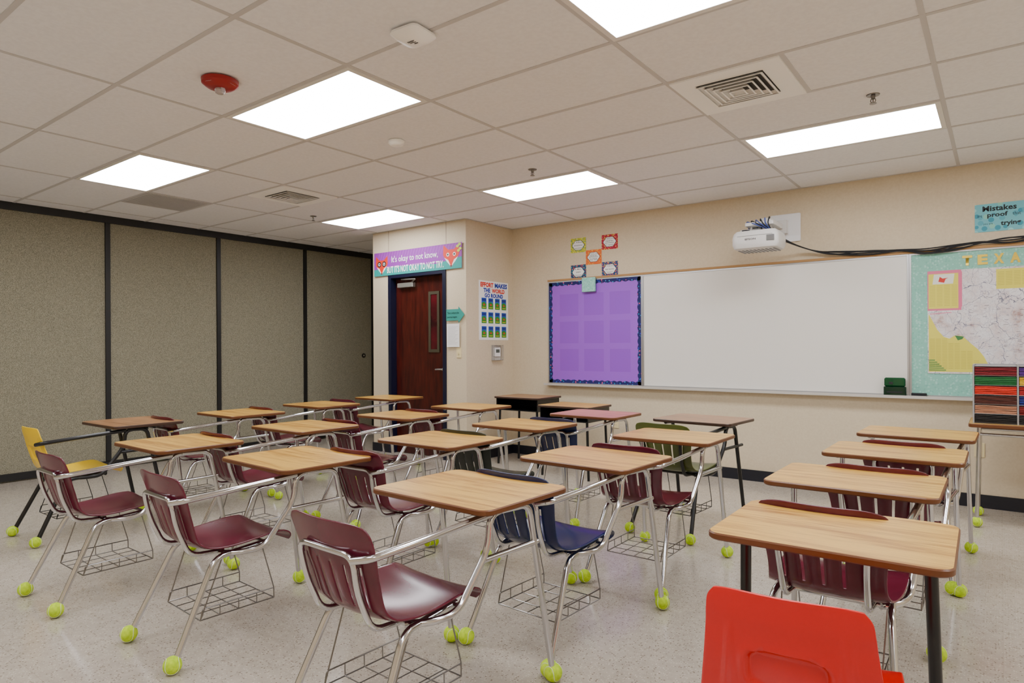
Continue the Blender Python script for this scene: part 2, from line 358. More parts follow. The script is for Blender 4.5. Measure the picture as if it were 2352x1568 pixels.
# ------------------------------------------------------------------ boards on front wall
BZ0,BZ1=.875,2.045
WS=MB().box(-3.03,-.63,YF-.014,YF-.001,BZ0,BZ1).build('writing_surface',mat('whiteboard_gloss',(229,226,219),.14))
def frame_me(x0,x1,z0,z1,t,y0,y1,mt,nm='frame'):
    m=MB(); m.box(x0,x1,y0,y1,z1-t,z1); m.box(x0,x1,y0,y1,z0,z0+t); m.box(x0,x0+t,y0,y1,z0+t,z1-t); m.box(x1-t,x1,y0,y1,z0+t,z1-t)
    return m.build(nm,mt)
wb=top('whiteboard',frame_me(-3.045,-.615,BZ0-.008,BZ1+.012,.014,YF-.02,YF-.001,ALU),'large blank white dry-erase board on the wall','whiteboard')
ob('writing_surface',WS,wb)
PURP=mat('purple_paper',(144,74,202),.6); PURP2=mat('purple_paper_faded',(153,84,209),.6)
pb=top('bulletin_board',frame_me(-4.25,-3.047,BZ0-.008,BZ1+.012,.014,YF-.02,YF-.001,ALU),'purple paper-covered bulletin board with navy patterned border','bulletin board')
m=MB(); m.box(-4.236,-3.06,YF-.012,YF-.001,BZ0,BZ1,1)
for i in range(3):
    for j in range(3):
        x=-4.09+i*.325; z=1.02+j*.315; m.box(x,x+.25,YF-.0125,YF-.0115,z,z+.25,0)
ob('paper_backing',m.build('paper_backing',[PURP,PURP2]),pb)
m=MB()
def scallop(m,x0,x1,z0,z1,w,y,n1,n2):
    def strip(L,fn,n):
        pts=[]
        for i in range(n*6+1):
            t=i/(n*6); pts.append((t*L,w+ .012*abs(math.sin(math.pi*n*t))))
        for a,b in zip(pts[:-1],pts[1:]):
            q=[fn(a[0],0),fn(b[0],0),fn(b[0],b[1]),fn(a[0],a[1])]
            m.prism(q,y-.002,y)
    strip(x1-x0,lambda s,d:(x0+s,z0+d),n1); strip(x1-x0,lambda s,d:(x0+s,z1-d),n1)
    strip(z1-z0,lambda s,d:(x0+d,z0+s),n2); strip(z1-z0,lambda s,d:(x1-d,z0+s),n2)
scallop(m,-4.236,-3.06,BZ0,BZ1,.034,YF-.0125,16,16)
ob('patterned_border',m.build('patterned_border',dots_mat('border_dots',(12,18,92),[(20,130,180),(14,22,86),(220,90,130),(60,150,210),(14,22,86),(40,60,180)],44,.34)),pb)
tb=top('bulletin_board',frame_me(-.613,.62,BZ0-.008,BZ1+.012,.014,YF-.02,YF-.001,ALU),'mint green patterned bulletin board holding a state map','bulletin board')
ob('paper_backing',MB().box(-.60,.606,YF-.012,YF-.001,BZ0,BZ1).build('paper_backing',dots_mat('mint_pattern',(132,192,174),[(150,202,186),(122,184,166),(160,208,194)],52,.4)),tb)
struct_t=MB(); struct_t.box(-4.25,.62,YF-.028,YF-.001,BZ1+.0125,BZ1+.034,1); 
top('display_rail',struct_t.build('display_rail',[ALU,mat('cork',(170,130,84),.8)]),'thin cork display rail above the boards','display rail')
m=MB(); m.box(-4.27,.64,YF-.085,YF-.0,BZ0-.024,BZ0-.010); m.box(-4.27,.64,YF-.09,YF-.083,BZ0-.024,BZ0+.0)
top('marker_tray',m.build('marker_tray',mat('tray_aluminium',(216,213,208),.4,.5)),'long aluminium marker tray below the boards','marker tray')
TZ=BZ0-.0095
GD=mat('green_dark_plastic',(3,42,26),.2); GD2=mat('green_translucent',(6,70,38),.12)
m=MB(); m.slab(-.80,-.635,YF-.078,YF-.022,TZ,TZ+.08,.012,.004); m.slab(-.795,-.64,YF-.076,YF-.024,TZ+.08,TZ+.155,.012,.01,1)
m.box(-.775,-.66,YF-.082,YF-.078,TZ+.03,TZ+.04,2); m.box(-.76,-.73,YF-.080,YF-.076,TZ+.1,TZ+.12,2)
top('pencil_sharpener',m.build('pencil_sharpener',[GD,GD2,INK]),'dark green plastic pencil sharpener on the marker tray','pencil sharpener')
m=MB(); m.slab(-.60,-.49,YF-.075,YF-.035,TZ,TZ+.014,.005,.002,0); m.slab(-.60,-.49,YF-.075,YF-.035,TZ+.014,TZ+.032,.008,.005,1)
top('board_eraser',m.build('board_eraser',[mat('felt_grey',(70,70,72),.9),INK]),'small black dry-erase board eraser on the tray','eraser')
m=MB(); m.slab(-3.77,-3.60,-.035,0,1.89,2.05,.012,.004); m.M=Matrix(); 
top('paper_holder',m.build('paper_holder',dots_mat('mint_small',(146,208,194),[(176,224,212),(126,194,178)],60,.4)),'mint green paper pocket clipped above the purple board','paper holder',(0,YF-.023,.02))

# map poster
mp=MB(); y0=YF-.0165; y1=YF-.0135
mp.box(-.485,.50,y0,y1,1.06,1.90,0)
def mpoly(pts,mi,k=1): mp.prism(pts,y0-.0006*k,y0-.0006*(k-1),mi)
mpoly([(-.485,1.575),(-.255,1.575),(-.255,1.90),(-.485,1.90)],2)
mpoly([(-.478,1.59),(-.275,1.59),(-.275,1.875),(-.478,1.875)],1,2)
mpoly([(-.45,1.79),(-.31,1.79),(-.30,1.87),(-.44,1.87)],3,3)
mpoly([(-.41,1.81),(-.37,1.80),(-.36,1.83),(-.34,1.84),(-.38,1.835),(-.40,1.85)],5,4)
mpoly([(-.478,1.55),(-.455,1.50),(-.42,1.42),(-.375,1.36),(-.335,1.345),(-.30,1.37),(-.25,1.365),(-.20,1.31),(-.15,1.26),(-.11,1.20),(-.08,1.13),(-.07,1.075),(-.478,1.075)],1)
mpoly([(-.03,1.73),(.48,1.73),(.48,1.885),(-.03,1.885)],1)
for i in range(14):
    z=1.775-i*.0125
    for x in (-.47,-.42,-.37,-.32): mpoly([(x,z),(x+.038,z),(x+.038,z+.003),(x,z+.003)],4,3)
for i in range(20):
    z=1.34-i*.0125; xe=-.38 if i<3 else (-.32 if i<8 else -.26)
    x=-.47
    while x<xe+i*.006: mpoly([(x,z),(x+.034,z),(x+.034,z+.003),(x,z+.003)],4,3); x+=.042
for i in range(9):
    z=1.86-i*.0125
    for k in range(10): x=-.02+k*.05; mpoly([(x,z),(x+.04,z),(x+.04,z+.003),(x,z+.003)],4,3)
for i in range(6): mpoly([(-.478,1.085+i*.016),(-.36-i*.015,1.085+i*.016),(-.36-i*.015,1.093+i*.016),(-.478,1.093+i*.016)],6,4)
mpoly([(-.30,1.37),(-.28,1.33),(-.25,1.34),(-.24,1.36)],7,3)
mpoly([(-.265,1.60),(-.25,1.60),(-.25,1.885),(-.265,1.885)],2,3)
mpoly([(-.485,1.59),(-.485,1.582),(-.26,1.582),(-.26,1.59)],2,3)
mpoly([(-.47,1.545),(-.32,1.555),(-.32,1.560),(-.47,1.55)],2,2)
rng=random.Random(5)
for i in range(110):
    x=rng.uniform(-.22,.47); z=rng.uniform(1.1,1.70)
    if x<-.1 and z<1.35: continue
    l=rng.uniform(.012,.03); mpoly([(x,z),(x+l,z),(x+l,z+.003),(x,z+.003)],8,1)
mo=top('map_poster',mp.build('map_poster',[map_mat(),mat('map_yellow',(222,212,84),.6),mat('map_pink',(220,110,146),.6),mat('map_pale',(225,225,215),.6),mat('map_yellow_text',(190,178,66),.6),mat('map_red',(200,50,40),.6),mat('map_green',(80,140,76),.6),mat('map_dkgreen',(60,120,66),.6),mat('map_text',(96,90,102),.6)]),'large paper state map with yellow index panels on mint board','map')
GOLD=mat('gold_foil',(226,196,80),.3,.7)
for ch,x in zip('TEXAS',(-.215,-.115,-.012,.09,.19)):
    o=text_me('letter_cutout',ch,x-.033,x+.033,1.928,2.008,GOLD,y=YF-.0165,bold=.05)
    top('letter_cutout',o,'shiny gold letter %s cutout on the mint board'%ch,'letter',group='gold title letters')

# rule cards
def card(cx,cz,lines,bc,k):
    m=MB(); m.box(-.1,.1,-.003,0,-.082,.082,0)
    q=[(.078*math.cos(t)*(1+.06*math.cos(6*t)),.058*math.sin(t)*(1+.06*math.cos(6*t))) for t in [2*math.pi*i/36 for i in range(36)]]
    m.prism(q,-.0036,-.003,2); m.prism([(x*.93,z*.92) for x,z in q],-.0042,-.0036,1)
    o=top('classroom_rule_card',m.build('classroom_rule_card',[bc,PAPER,INK]),'small classroom rule card with colourful patterned border','card',(cx,YF-.001,cz),group='classroom rule cards')
    n=len(lines)
    for i,l in enumerate(lines):
        z=.034-i*.068/max(n-1,1); w=min(.056,.0058*len(l)); lettering(o,l,-w,w,z-.0075,z+.0075,INK,y=-.0048,bold=.01)
bcs=[dots_mat('bd%d'%i,b,c,70,.4) for i,(b,c) in enumerate([((190,190,40),[(240,240,110),(40,140,140)]),((170,20,50),[(240,210,70),(220,70,110)]),((225,110,40),[(240,190,70),(240,80,40)]),((14,62,100),[(220,60,60),(60,170,190)]),((30,70,120),[(240,190,70),(210,60,100)])])]
card(-3.842,2.45,['1. Follow','directions','quickly!'],bcs[0],1)
card(-3.44,2.45,['2. Raise your','hand for','permission','to speak.'],bcs[1],2)
card(-3.643,2.30,['3. Raise your','hand for','permission','to leave','your seat.'],bcs[2],3)
card(-3.842,2.145,['4. Make','smart','choices!'],bcs[3],4)
card(-3.44,2.150,['5. Keep your','dear teacher','happy!'],bcs[4],5)
# mistakes sign
o=top('motivational_sign',MB().box(-.165,.34,YF-.004,YF-.001,2.185,2.405).build('motivational_sign',dots_mat('aqua_dots',(112,186,198),[(88,166,184),(150,212,214),(64,148,170),(136,200,184)],22,.42)),'aqua dotted motivational sign with dark lettering','sign')
for t,a,b_,c_,d_ in (('Mistakes',-.115,.10,2.345,2.388),('are',-.148,-.118,2.303,2.320),('proof',-.085,.045,2.288,2.334),('that',.075,.125,2.300,2.325),('you are',-.11,-.05,2.235,2.252),('trying',.0,.125,2.215,2.262)):
    lettering(o,t,a,b_,c_,d_,INK,y=YF-.0048,bold=.03 if len(t)>4 and t!='you are' else 0)

# ------------------------------------------------------------------ entry wall signs
PU=mat('banner_purple',(140,46,158),.6); TE=mat('banner_teal',(24,150,142),.6); OR=mat('fox_orange',(216,48,14),.6)
m=MB(); bx0,bx1,bz0,bz1=-6.30,-4.835,2.19,2.48; by=EY-.019
m.box(bx0,bx1,by,by+.003,bz0,bz1,0)
m.prism([(bx0,bz0),(bx1,bz0),(bx1,bz0+.13),(bx1-.4,bz0+.075),(bx0+.9,bz0+.085),(bx0+.4,bz0+.10),(bx0,bz0+.08)],by-.0008,by,1)
for i in range(30):
    x=bx0+.06+i*.047; m.prism([(x,bz1-.11),(x+.006,bz1-.11),(x+.05,bz1-.002),(x+.044,bz1-.002)],by-.0006,by,5)
def fox(m,cx,cz,s,glass):
    P=lambda pts,mi,k: m.prism([(cx+a*s,cz+b_*s) for a,b_ in pts],by-.001-.0006*k,by-.001-.0006*(k-1),mi)
    P([(-.9,1.0),(-.35,.55),(.35,.55),(.9,1.0),(.95,.1),(.5,-.5),(0,-1),(-.5,-.5),(-.95,.1)],2,1)
    P([(-.8,-.12),(-.35,-.35),(0,-.95),(-.5,-.5)],3,2); P([(.8,-.12),(.35,-.35),(0,-.95),(.5,-.5)],3,2)
    P([(-.1,-.82),(.1,-.82),(0,-1)],4,3)
    for e in (-.38,.38):
        q=[(e+.17*math.cos(t),.12+.17*math.sin(t)) for t in [2*math.pi*i/16 for i in range(16)]]
        if glass: P([(e+.3*math.cos(t),.12+.3*math.sin(t)) for t in [2*math.pi*i/16 for i in range(16)]],4,2)
        P(q,3,3); P([(e+.09*math.cos(t),.12+.09*math.sin(t)) for t in [2*math.pi*i/12 for i in range(12)]],4,4)
fox(m,bx0+.14,bz0+.13,.115,True); fox(m,bx1-.16,bz0+.15,.13,False)
for k,(a,b_) in enumerate(((-.06,.25),(-.03,.27),(-.045,.20),(-.02,.22))):
    q=[(bx1+a+.022*math.cos(t),bz0+b_+.016*math.sin(t)) for t in [2*math.pi*i/12 for i in range(12)]]; m.prism(q,by-.004,by-.001,6)
o=top('motivational_banner',m.build('motivational_banner',[PU,TE,OR,PAPER,INK,mat('banner_stripe',(164,80,182),.6),mat('banner_lime',(190,210,50),.6)]),'purple and teal motivational banner with cartoon foxes above door','banner')
lettering(o,"It's okay to not know,",-5.98,-5.20,2.32,2.42,PAPER,y=by-.004,rot=.0,bold=.008)
lettering(o,"BUT IT'S NOT OKAY TO NOT TRY.",-6.06,-5.11,2.215,2.30,PAPER,y=by-.004,bold=.02)
m=MB(); m.prism([(-5.075,1.60),(-4.89,1.60),(-4.89,1.572),(-4.80,1.665),(-4.89,1.758),(-4.89,1.73),(-5.075,1.73)],EY-.0195,EY-.0165,0)
o=top('arrow_sign',m.build('arrow_sign',mat('arrow_teal',(44,146,134),.6)),'teal paper arrow sign beside the door','sign')
lettering(o,'This is where the',-5.06,-4.88,1.675,1.70,INK,y=EY-.0205,bold=.01); lettering(o,'journey begins',-5.06,-4.91,1.625,1.652,INK,y=EY-.0205,bold=.01)
m=MB(); m.box(-5.07,-4.88,EY-.018,EY-.0155,1.30,1.565,0)
for i in range(14): m.box(-5.05,-4.90-.02*(i%3),EY-.0185,EY-.018,1.53-i*.015,1.532-i*.015,1)
top('paper_notice',m.build('paper_notice',[PAPER,mat('grey_ink',(150,150,155),.6)]),'white printed paper notice taped beside the door','paper')
def plate(name,label,cat,x,z,kind,loc_y,mt):
    m=MB(); m.M=Matrix.Translation((x,loc_y,z))@Matrix.Rotation(math.radians(90),4,'X')
    m.slab(-.035,.035,-.057,.057,.000,.007,.004,.002,0)
    if kind=='switch': m.slab(-.012,.012,-.022,.022,.007,.012,.002,.001,0); m.box(-.005,.005,-.004,.008,.012,.02,0)
    else:
        for zz in (-.02,.02):
            m.slab(-.016,.016,zz-.013,zz+.013,.007,.009,.008,.001,0); m.box(-.007,-.005,zz-.005,zz+.005,.009,.0095,1); m.box(.005,.007,zz-.005,zz+.005,.009,.0095,1)
    return top(name,m.build(name,[mt,DARK]),label,cat)
IV=mat('ivory_plastic',(230,214,166),.4)
plate('light_switch','ivory wall light switch beside the door','light switch',-4.90,1.235,'switch',EY,IV)
plate('power_outlet','ivory wall power outlet above the baseboard','power outlet',-.143,.457,'outlet',YF,IV)
plate('power_outlet','ivory wall power outlet above the baseboard','power outlet',-3.376,.46,'outlet',YF,IV)
RZ=math.radians(90)
m=MB(); m.box(0,.55,-.003,0,0,.69,0)
for i in range(4):
    for j in range(3):
        x=.045+i*.125; z=.03+j*.165
        m.box(x,x+.09,-.0036,-.003,z,z+.13,1); m.prism([(x,z),(x+.09,z),(x+.09,z+.06),(x+.05,z+.085),(x,z+.07)],-.0042,-.0036,2)
        m.box(x+.01,x+.08,-.0042,-.0036,z+.092,z+.120,3); m.box(x+.015,x+.075,-.0048,-.0042,z+.014,z+.022,4); m.box(x+.03,x+.06,-.0048,-.0042,z+.04,z+.06,5)
po=top('motivational_poster',m.build('motivational_poster',[PAPER,mat('sky_blue_print',(20,90,190),.6),mat('grass_print',(40,136,30),.6),mat('card_navy_print',(16,40,130),.6),mat('yellow_print',(226,200,30),.6),mat('red_print',(200,50,30),.6)]),'white motivational poster with twelve small cartoon pictures','poster',(EX1+.0005,5.72,1.38),RZ)
RD=mat('orange_red_ink',(220,46,14),.6); BL=mat('blue_ink',(6,54,170),.6)
lettering(po,'EFFORT',.025,.265,.615,.672,RD,y=-.0045,bold=.05); lettering(po,'MAKES',.29,.53,.615,.672,BL,y=-.0045,bold=.05)
lettering(po,'THE',.08,.205,.553,.605,BL,y=-.0045,bold=.05); lettering(po,'WORLD',.235,.48,.553,.605,RD,y=-.0045,bold=.05)
lettering(po,'GO ROUND',.10,.45,.495,.545,BL,y=-.0045,bold=.05)
m=MB(); m.M=Matrix.Rotation(math.radians(90),4,'X'); m.slab(-.085,.085,-.09,.09,0,.004,.01,.001,0); m.slab(-.055,.055,-.045,.06,.004,.03,.008,.004,1); m.box(-.035,.035,-.0,.04,.03,.0305,2)
th=top('thermostat',m.build('thermostat',[mat('cover_back',(205,200,192),.4),WHITE,mat('lcd',(80,88,84),.2)]),'white wall thermostat inside a clear guard box','thermostat',(EX1+.0005,6.03,1.23),RZ)
m=MB(); m.M=Matrix.Rotation(math.radians(90),4,'X')
for a in ((-.085,.085,-.09,-.086),(-.085,.085,.086,.09),(-.085,-.081,-.086,.086),(.081,.085,-.086,.086)): m.box(a[0],a[1],a[2],a[3],.004,.05)
cl=mat('clear_plastic',(235,235,235),.08); cl.node_tree.nodes['Principled BSDF'].inputs['Transmission Weight'].default_value=.85
ob('guard_box',m.build('guard_box',cl),th)

# ------------------------------------------------------------------ projector + cables
PW=mat('projector_white',(220,219,217),.35); PW2=mat('wall_plate_white',(236,237,240),.35)
pj=bpy.data.objects.new('projector',None); COL.objects.link(pj); pj['label']='white short-throw projector on a wall-mounted arm'; pj['category']='projector'
m=MB(); m.M=Matrix.Translation((0,YF,0))@Matrix.Rotation(math.radians(90),4,'X'); m.slab(-1.73,-1.465,2.255,2.515,.001,.02,.012,.004)
ob('wall_plate',m.build('wall_plate',PW2),pj)
m=MB(); m.box(-1.68,-1.60,5.86,6.35,2.37,2.41,0); m.box(-1.71,-1.57,6.27,6.35,2.33,2.45,0); m.slab(-1.80,-1.56,5.80,6.04,2.345,2.375,.01,.003,0)
for x in (-1.76,-1.60): m.tube([(x,5.86,2.30),(x,5.86,2.36)],.008,8); m.tube([(x,5.98,2.30),(x,5.98,2.36)],.008,8)
ob('mounting_arm',m.build('mounting_arm',[PW]),pj)
m=MB(); rings=[]
for ins,z in ((.05,2.135),(.015,2.148),(.0,2.18),(.0,2.245),(.010,2.28),(.03,2.300)):
    rings.append([(x,y,z) for x,y in rr(-1.905+ins,-1.510-ins,5.74+ins,6.06-ins,.06-ins*.6)])
m.loft(rings,0); m.box(-1.87,-1.70,5.90,6.04,2.298,2.335,0)
for k in range(10): m.box(-1.86+k*.033,-1.845+k*.033,5.80,6.0,2.1315,2.1355,1)
body=ob('projector_body',m.build('projector_body',[PW,mat('proj_grey',(120,120,122),.5)]),pj)
m=MB(); m.box(-1.60,-1.535,5.737,5.742,2.195,2.245,0)
for i in range(9): m.box(-1.595,-1.54,5.735,5.738,2.198+i*.005,2.2005+i*.005,0)
m.box(-1.85,-1.55,5.7385,5.741,2.250,2.2525,0)
ob('vent_grille',m.build('vent_grille',[mat('vent_grey',(130,130,130),.6)]),pj)
m=MB(); m.lathe([(.035,0),(.035,.015),(.028,.016),(.001,.01)],20,(-1.80,5.83,2.299)); ob('lens',m.build('lens',mat('lens_glass',(20,24,40),.05)),pj)
m=MB()
for k in range(6): m.tube([(-1.80+.035*k,5.95,2.32),(-1.80+.04*k,5.84,2.395+.006*k),(-1.70+.02*k,5.78,2.35),(-1.58,5.84,2.29)],.005,6,.03,0 if k%2 else 1)
ob('connector_cable',m.build('connector_cable',[INK,mat('blue_plug',(60,80,160),.4)]),pj)
ob('lettering',text_me('lettering','EPSON',-1.78,-1.69,2.213,2.229,mat('logo_grey',(60,62,68),.5),y=5.7375,bold=.02),pj)
cb=bpy.data.objects.new('cable_bundle',None); COL.objects.link(cb); cb.location=(-1.3,YF-.045,2.12); cb['label']='loose bundle of black cables draped above the boards'; cb['category']='cables'
for k in range(6):
    r=random.Random(k+3); j=lambda s:r.uniform(-s,s)
    pts=[(-1.57,5.95,2.24+.006*k),(-1.48,6.2,2.20),(-1.38+.02*k,YF-.045,2.160-.008*k),(-1.16,YF-.04-.004*k,2.110+j(.026)),(-.92,YF-.045,2.09+j(.026)),(-.66,YF-.045,2.092+j(.006)),(-.50,YF-.046,2.06+j(.026)),(-.28,YF-.045,2.085+j(.03)),(-.10,YF-.045,2.105+j(.006)),(.05,YF-.045,2.10+j(.025)),(.3,YF-.045,2.11+j(.02)),(.65,YF-.044,2.12+.004*k),(1.3,YF-.04,2.13+.006*k)]
    mm=MB(); mm.M=Matrix.Translation((1.3,-(YF-.045),-2.12)); ob('cable',mm.tube(pts,.0055,7,.14,0,4).build('cable',INK),cb)

# ------------------------------------------------------------------ student desks
cache={}
def cm(key,fn):
    if key not in cache: cache[key]=fn()
    return cache[key]
def resample(prof,n):
    out=[]; m=len(prof)-1
    for i in range(n+1):
        t=i/n*m; k=min(int(t),m-1); u=t-k
        p0=prof[max(k-1,0)];p1=prof[k];p2=prof[k+1];p3=prof[min(k+2,m)]
        out.append(tuple(.5*((2*p1[j])+(-p0[j]+p2[j])*u+(2*p0[j]-5*p1[j]+4*p2[j]-p3[j])*u*u+(-p0[j]+3*p1[j]-3*p2[j]+p3[j])*u**3) for j in range(len(p1))))
    return out
def shell_mesh(kind,mt):
    if kind=='slot':
        prof=[(-.148,.402,.165),(-.152,.420,.188),(-.168,.437,.204),(-.20,.445,.211),(-.26,.446,.214),(-.32,.440,.215),(-.40,.432,.213),(-.48,.430,.205),(-.545,.442,.195),(-.588,.475,.186),(-.61,.525,.184),(-.628,.58,.189),(-.643,.63,.198),(-.656,.68,.204),(-.668,.725,.205),(-.677,.755,.201),(-.682,.772,.188)]
        nr,nc=48,35
    else:
        prof=[(-.150,.408,.150),(-.155,.428,.185),(-.175,.442,.205),(-.24,.444,.213),(-.32,.436,.215),(-.40,.428,.213),(-.48,.428,.208),(-.545,.442,.204),(-.588,.48,.198),(-.61,.53,.190),(-.628,.58,.182),(-.643,.63,.175),(-.656,.68,.169),(-.666,.715,.166),(-.673,.750,.161),(-.677,.772,.146)]
        nr,nc=90,70
    P=resample(prof,nr); V=[];F=[]
    def sm(a,b_,x):
        t=min(max((x-a)/(b_-a),0),1); return t*t*(3-2*t)
    for i,(y,z,hw) in enumerate(P):
        a=P[max(i-1,0)]; b_=P[min(i+1,nr)]; ty,tz=b_[0]-a[0],b_[1]-a[1]; l=math.hypot(ty,tz) or 1
        ny,nz=(tz/l,-ty/l)
        back=min(max((z-.44)/.12,0),1) if y<-.45 else 0
        cup=.018*(1-back)+(.028 if kind=='slot' else .020)*back
        if y>-.2: cup*=max(0,(-.15-y)/.05*.8+.2)
        for j in range(nc+1):
            u=-1+2*j/nc; d=cup*abs(u)**2.2; zz=0
            if y<-.5: zz=-.020*sm(.66,.775,z)*abs(u)**4.5
            if kind=='slot' and y<-.5:
                d-=.0035*abs(math.sin(math.pi*(j+.5-5.5)/6))*sm(.46,.50,z)*sm(.66,.62,z)*(1 if abs(u)<.8 else 0)
            if kind=='plain' and y<-.5:
                zz*=.45
                up=abs(u)*hw
                dd=((up/.084)**4+(abs(z-.590)/.050)**4)**.25
                d+=.012*sm(1.09,.91,dd)-.003*sm(1.25,1.10,dd)*sm(.93,1.07,dd)
                d-=.003*sm(.010,.003,abs(up-(.118+.12*(.66-z))))*sm(.72,.66,z)
            V.append((hw*u,y+ny*d,z+nz*d+zz))
    slots={5,11,17,23,29}
    for i in range(nr):
        zc=(P[i][1]+P[i+1][1])/2; yc=P[i][0]
        for j in range(nc):
            if kind=='slot' and yc<-.56 and .488<zc<.628 and j in slots: continue
            a=i*(nc+1)+j; F.append([a,a+1,a+nc+2,a+nc+1])
    me=bpy.data.meshes.new('chair_seat'); me.from_pydata(V,[],F); me.materials.append(mt)
    o=bpy.data.objects.new('tmp',me); COL.objects.link(o)
    s_=o.modifiers.new('s','SOLIDIFY'); s_.thickness=.007; s_.offset=0
    bv=o.modifiers.new('b','BEVEL'); bv.width=.0022; bv.segments=2; bv.limit_method='ANGLE'; bv.angle_limit=math.radians(50)
    dg=bpy.context.evaluated_depsgraph_get(); r=bpy.data.meshes.new_from_object(o.evaluated_get(dg)); bpy.data.objects.remove(o)
    bm=bmesh.new(); bm.from_mesh(r); bmesh.ops.recalc_face_normals(bm,faces=bm.faces); bm.to_mesh(r); bm.free()
    r.shade_smooth(); r.set_sharp_from_angle(angle=math.radians(60)); r.name='chair_seat'; return r
DEDGE=mat('dark_edge',(60,38,26),.4)
def top_mesh(mt):
    return MB().slab(-.305,.305,-.25,.25,.729,.75,.045,.004,1,8,0).build('desktop',[mt,OAKEDGE if mt is not BROWN else DEDGE])
def ball_mesh():
    m=MB(); m.sphere((0,0,.0355),.0355,18,12,0)
    pts=[]
    for i in range(49):
        t=2*math.pi*i/48; a=.44; x=math.cos(t)+a*.6*math.cos(3*t); y=math.sin(t)-a*.6*math.sin(3*t); z=1.0*math.sin(2*t)*.95
        v=Vector((x,y,z)).normalized()*.0357; pts.append((v.x,v.y,v.z+.0355))
    m.tube(pts,.0013,5,.0005,1,1); return m.build('tennis_ball',[BALL,SEAM])
def leg_rear(sx,mt,r):
    return MB().tube([(sx*.225,-.69,.03),(sx*.186,-.505,.408),(sx*.165,-.25,.418)],r,12,.05).build('leg',mt)
def leg_front(sx,mt,r,k):
    if k=='black': pts=[(sx*.24,-.14,.716),(sx*.245,-.01,.712),(sx*.26,.13,.03)]
    elif sx>0: pts=[(.242,-.10,.716),(.252,.05,.712),(.262,.185,.03)]
    else: pts=[(-.25,-.10,.716),(-.262,.10,.712),(-.285,.185,.03)]
    return MB().tube(pts,r,12,.045).build('leg',mt)
def support(mt,r):
    m=MB(); m.tube([(.15,-.47,.413),(.205,-.40,.410),(.222,-.30,.412),(.238,-.16,.60),(.238,-.155,.714),(.238,.0,.714)],r,12,.055)
    m.tube([(.236,-.19,.56),(.257,.095,.565)],r*.85,10)
    m.tube([(.238,-.05,.714),(-.25,-.05,.714)],r*.85,10); m.tube([(.24,.05,.714),(-.25,.05,.714)],r*.7,8)
    m.tube([(-.175,-.46,.413),(.175,-.46,.413)],r*.85,10); m.tube([(-.165,-.27,.417),(.205,-.27,.417)],r*.85,10)
    return m.build('seat_support',mt)
def back_sup(mt,r):
    y=lambda z:-.628-.22*(z-.58)-.015
    return MB().tube([(-.130,-.44,.414),(-.130,-.585,.424),(-.133,y(.56)-.002,.56),(-.140,y(.67),.675),(.140,y(.67),.675),(.133,y(.56)-.002,.56),(.130,-.585,.424),(.130,-.44,.414)],r*.85,10,.045).build('back_support',mt)
def arm(mt,r):
    return MB().tube([(.138,-.665,.662),(.200,-.645,.674),(.228,-.45,.692),(.238,-.15,.712)],r,12,.05).build('arm_rail',mt)
def basket(mt):
    m=MB(); r=.0028; z=.15; X=.160; Y0,Y1=-.555,-.22
    L=[(-X,Y0,z),(X,Y0,z),(X,Y1,z),(-X,Y1,z)]
    for a,b_ in zip(L,L[1:]+L[:1]): m.tube([a,b_],r,6)
    for k in range(1,4):
        x=-X+2*X*k/4; m.tube([(x,Y0,z),(x,Y1,z)],r*.8,6,.01)
    for k in range(1,4):
        y=Y0+(Y1-Y0)*k/4; m.tube([(-X,y,z+.045),(-X,y,z),(X,y,z),(X,y,z+.045)],r*.8,6,.01)
    for sx in (-1,1):
        m.tube([(sx*X,Y0,z),(sx*X,Y0+.01,z+.045),(sx*X,Y1,z+.045)],r,6,.01)
        m.tube([(sx*X,Y1,z),(sx*X,Y1,z+.045),(sx*.16,-.28,.41)],r,6,.01); m.tube([(sx*X,Y0,z),(sx*.17,-.46,.41)],r,6)
    return m.build('book_basket',mt)
TOPS={'oak':OAK,'rose':ROSE,'brown':BROWN}
def unit(cx,cy,rot,tp='oak',col='maroon',frame='chrome',kind='slot',seatrot=0):
    fm=CHROME if frame=='chrome' else BLACK; r=.0125 if frame=='chrome' else .0135; wm=WIRE if frame=='chrome' else BLACK
    e=bpy.data.objects.new('student_desk',None); COL.objects.link(e); e.location=(cx,cy,0); e.rotation_euler[2]=math.radians(rot)
    ttxt={'oak':'oak','rose':'rose-toned','brown':'brown'}[tp]
    e['label']='%s laminate student desk with attached %s chair and %s frame'%(ttxt,col,frame)
    e['category']='school desk'; e['group']='student desks with attached chairs'
    ob('desktop',cm(('top',tp),lambda:top_mesh(TOPS[tp])),e,rz=0)
    ob('chair_seat',cm(('shell',kind,col),lambda:shell_mesh(kind,SHELL[col])),e)
    bm_=cm('ball',ball_mesh)
    for sx in (-1,1):
        l=ob('leg',cm(('lr',sx,frame),lambda:leg_rear(sx,fm,r)),e); ob('tennis_ball',bm_,l,(sx*.225,-.695,.0005),random.uniform(0,6))
        l=ob('leg',cm(('lf',sx,frame),lambda:leg_front(sx,fm,r,frame)),e)
        px=(sx*.26,.13) if frame=='black' else ((.262,.187) if sx>0 else (-.285,.187))
        ob('tennis_ball',bm_,l,(px[0],px[1],.0005),random.uniform(0,6))
    ob('seat_support',cm(('sup',frame),lambda:support(fm,r)),e)
    ob('arm_rail',cm(('arm',frame),lambda:arm(fm,r)),e)
    if kind=='slot': ob('back_support',cm(('bs',frame),lambda:back_sup(fm,r)),e)
    ob('book_basket',cm(('bk',frame),lambda:basket(wm)),e)
    return e
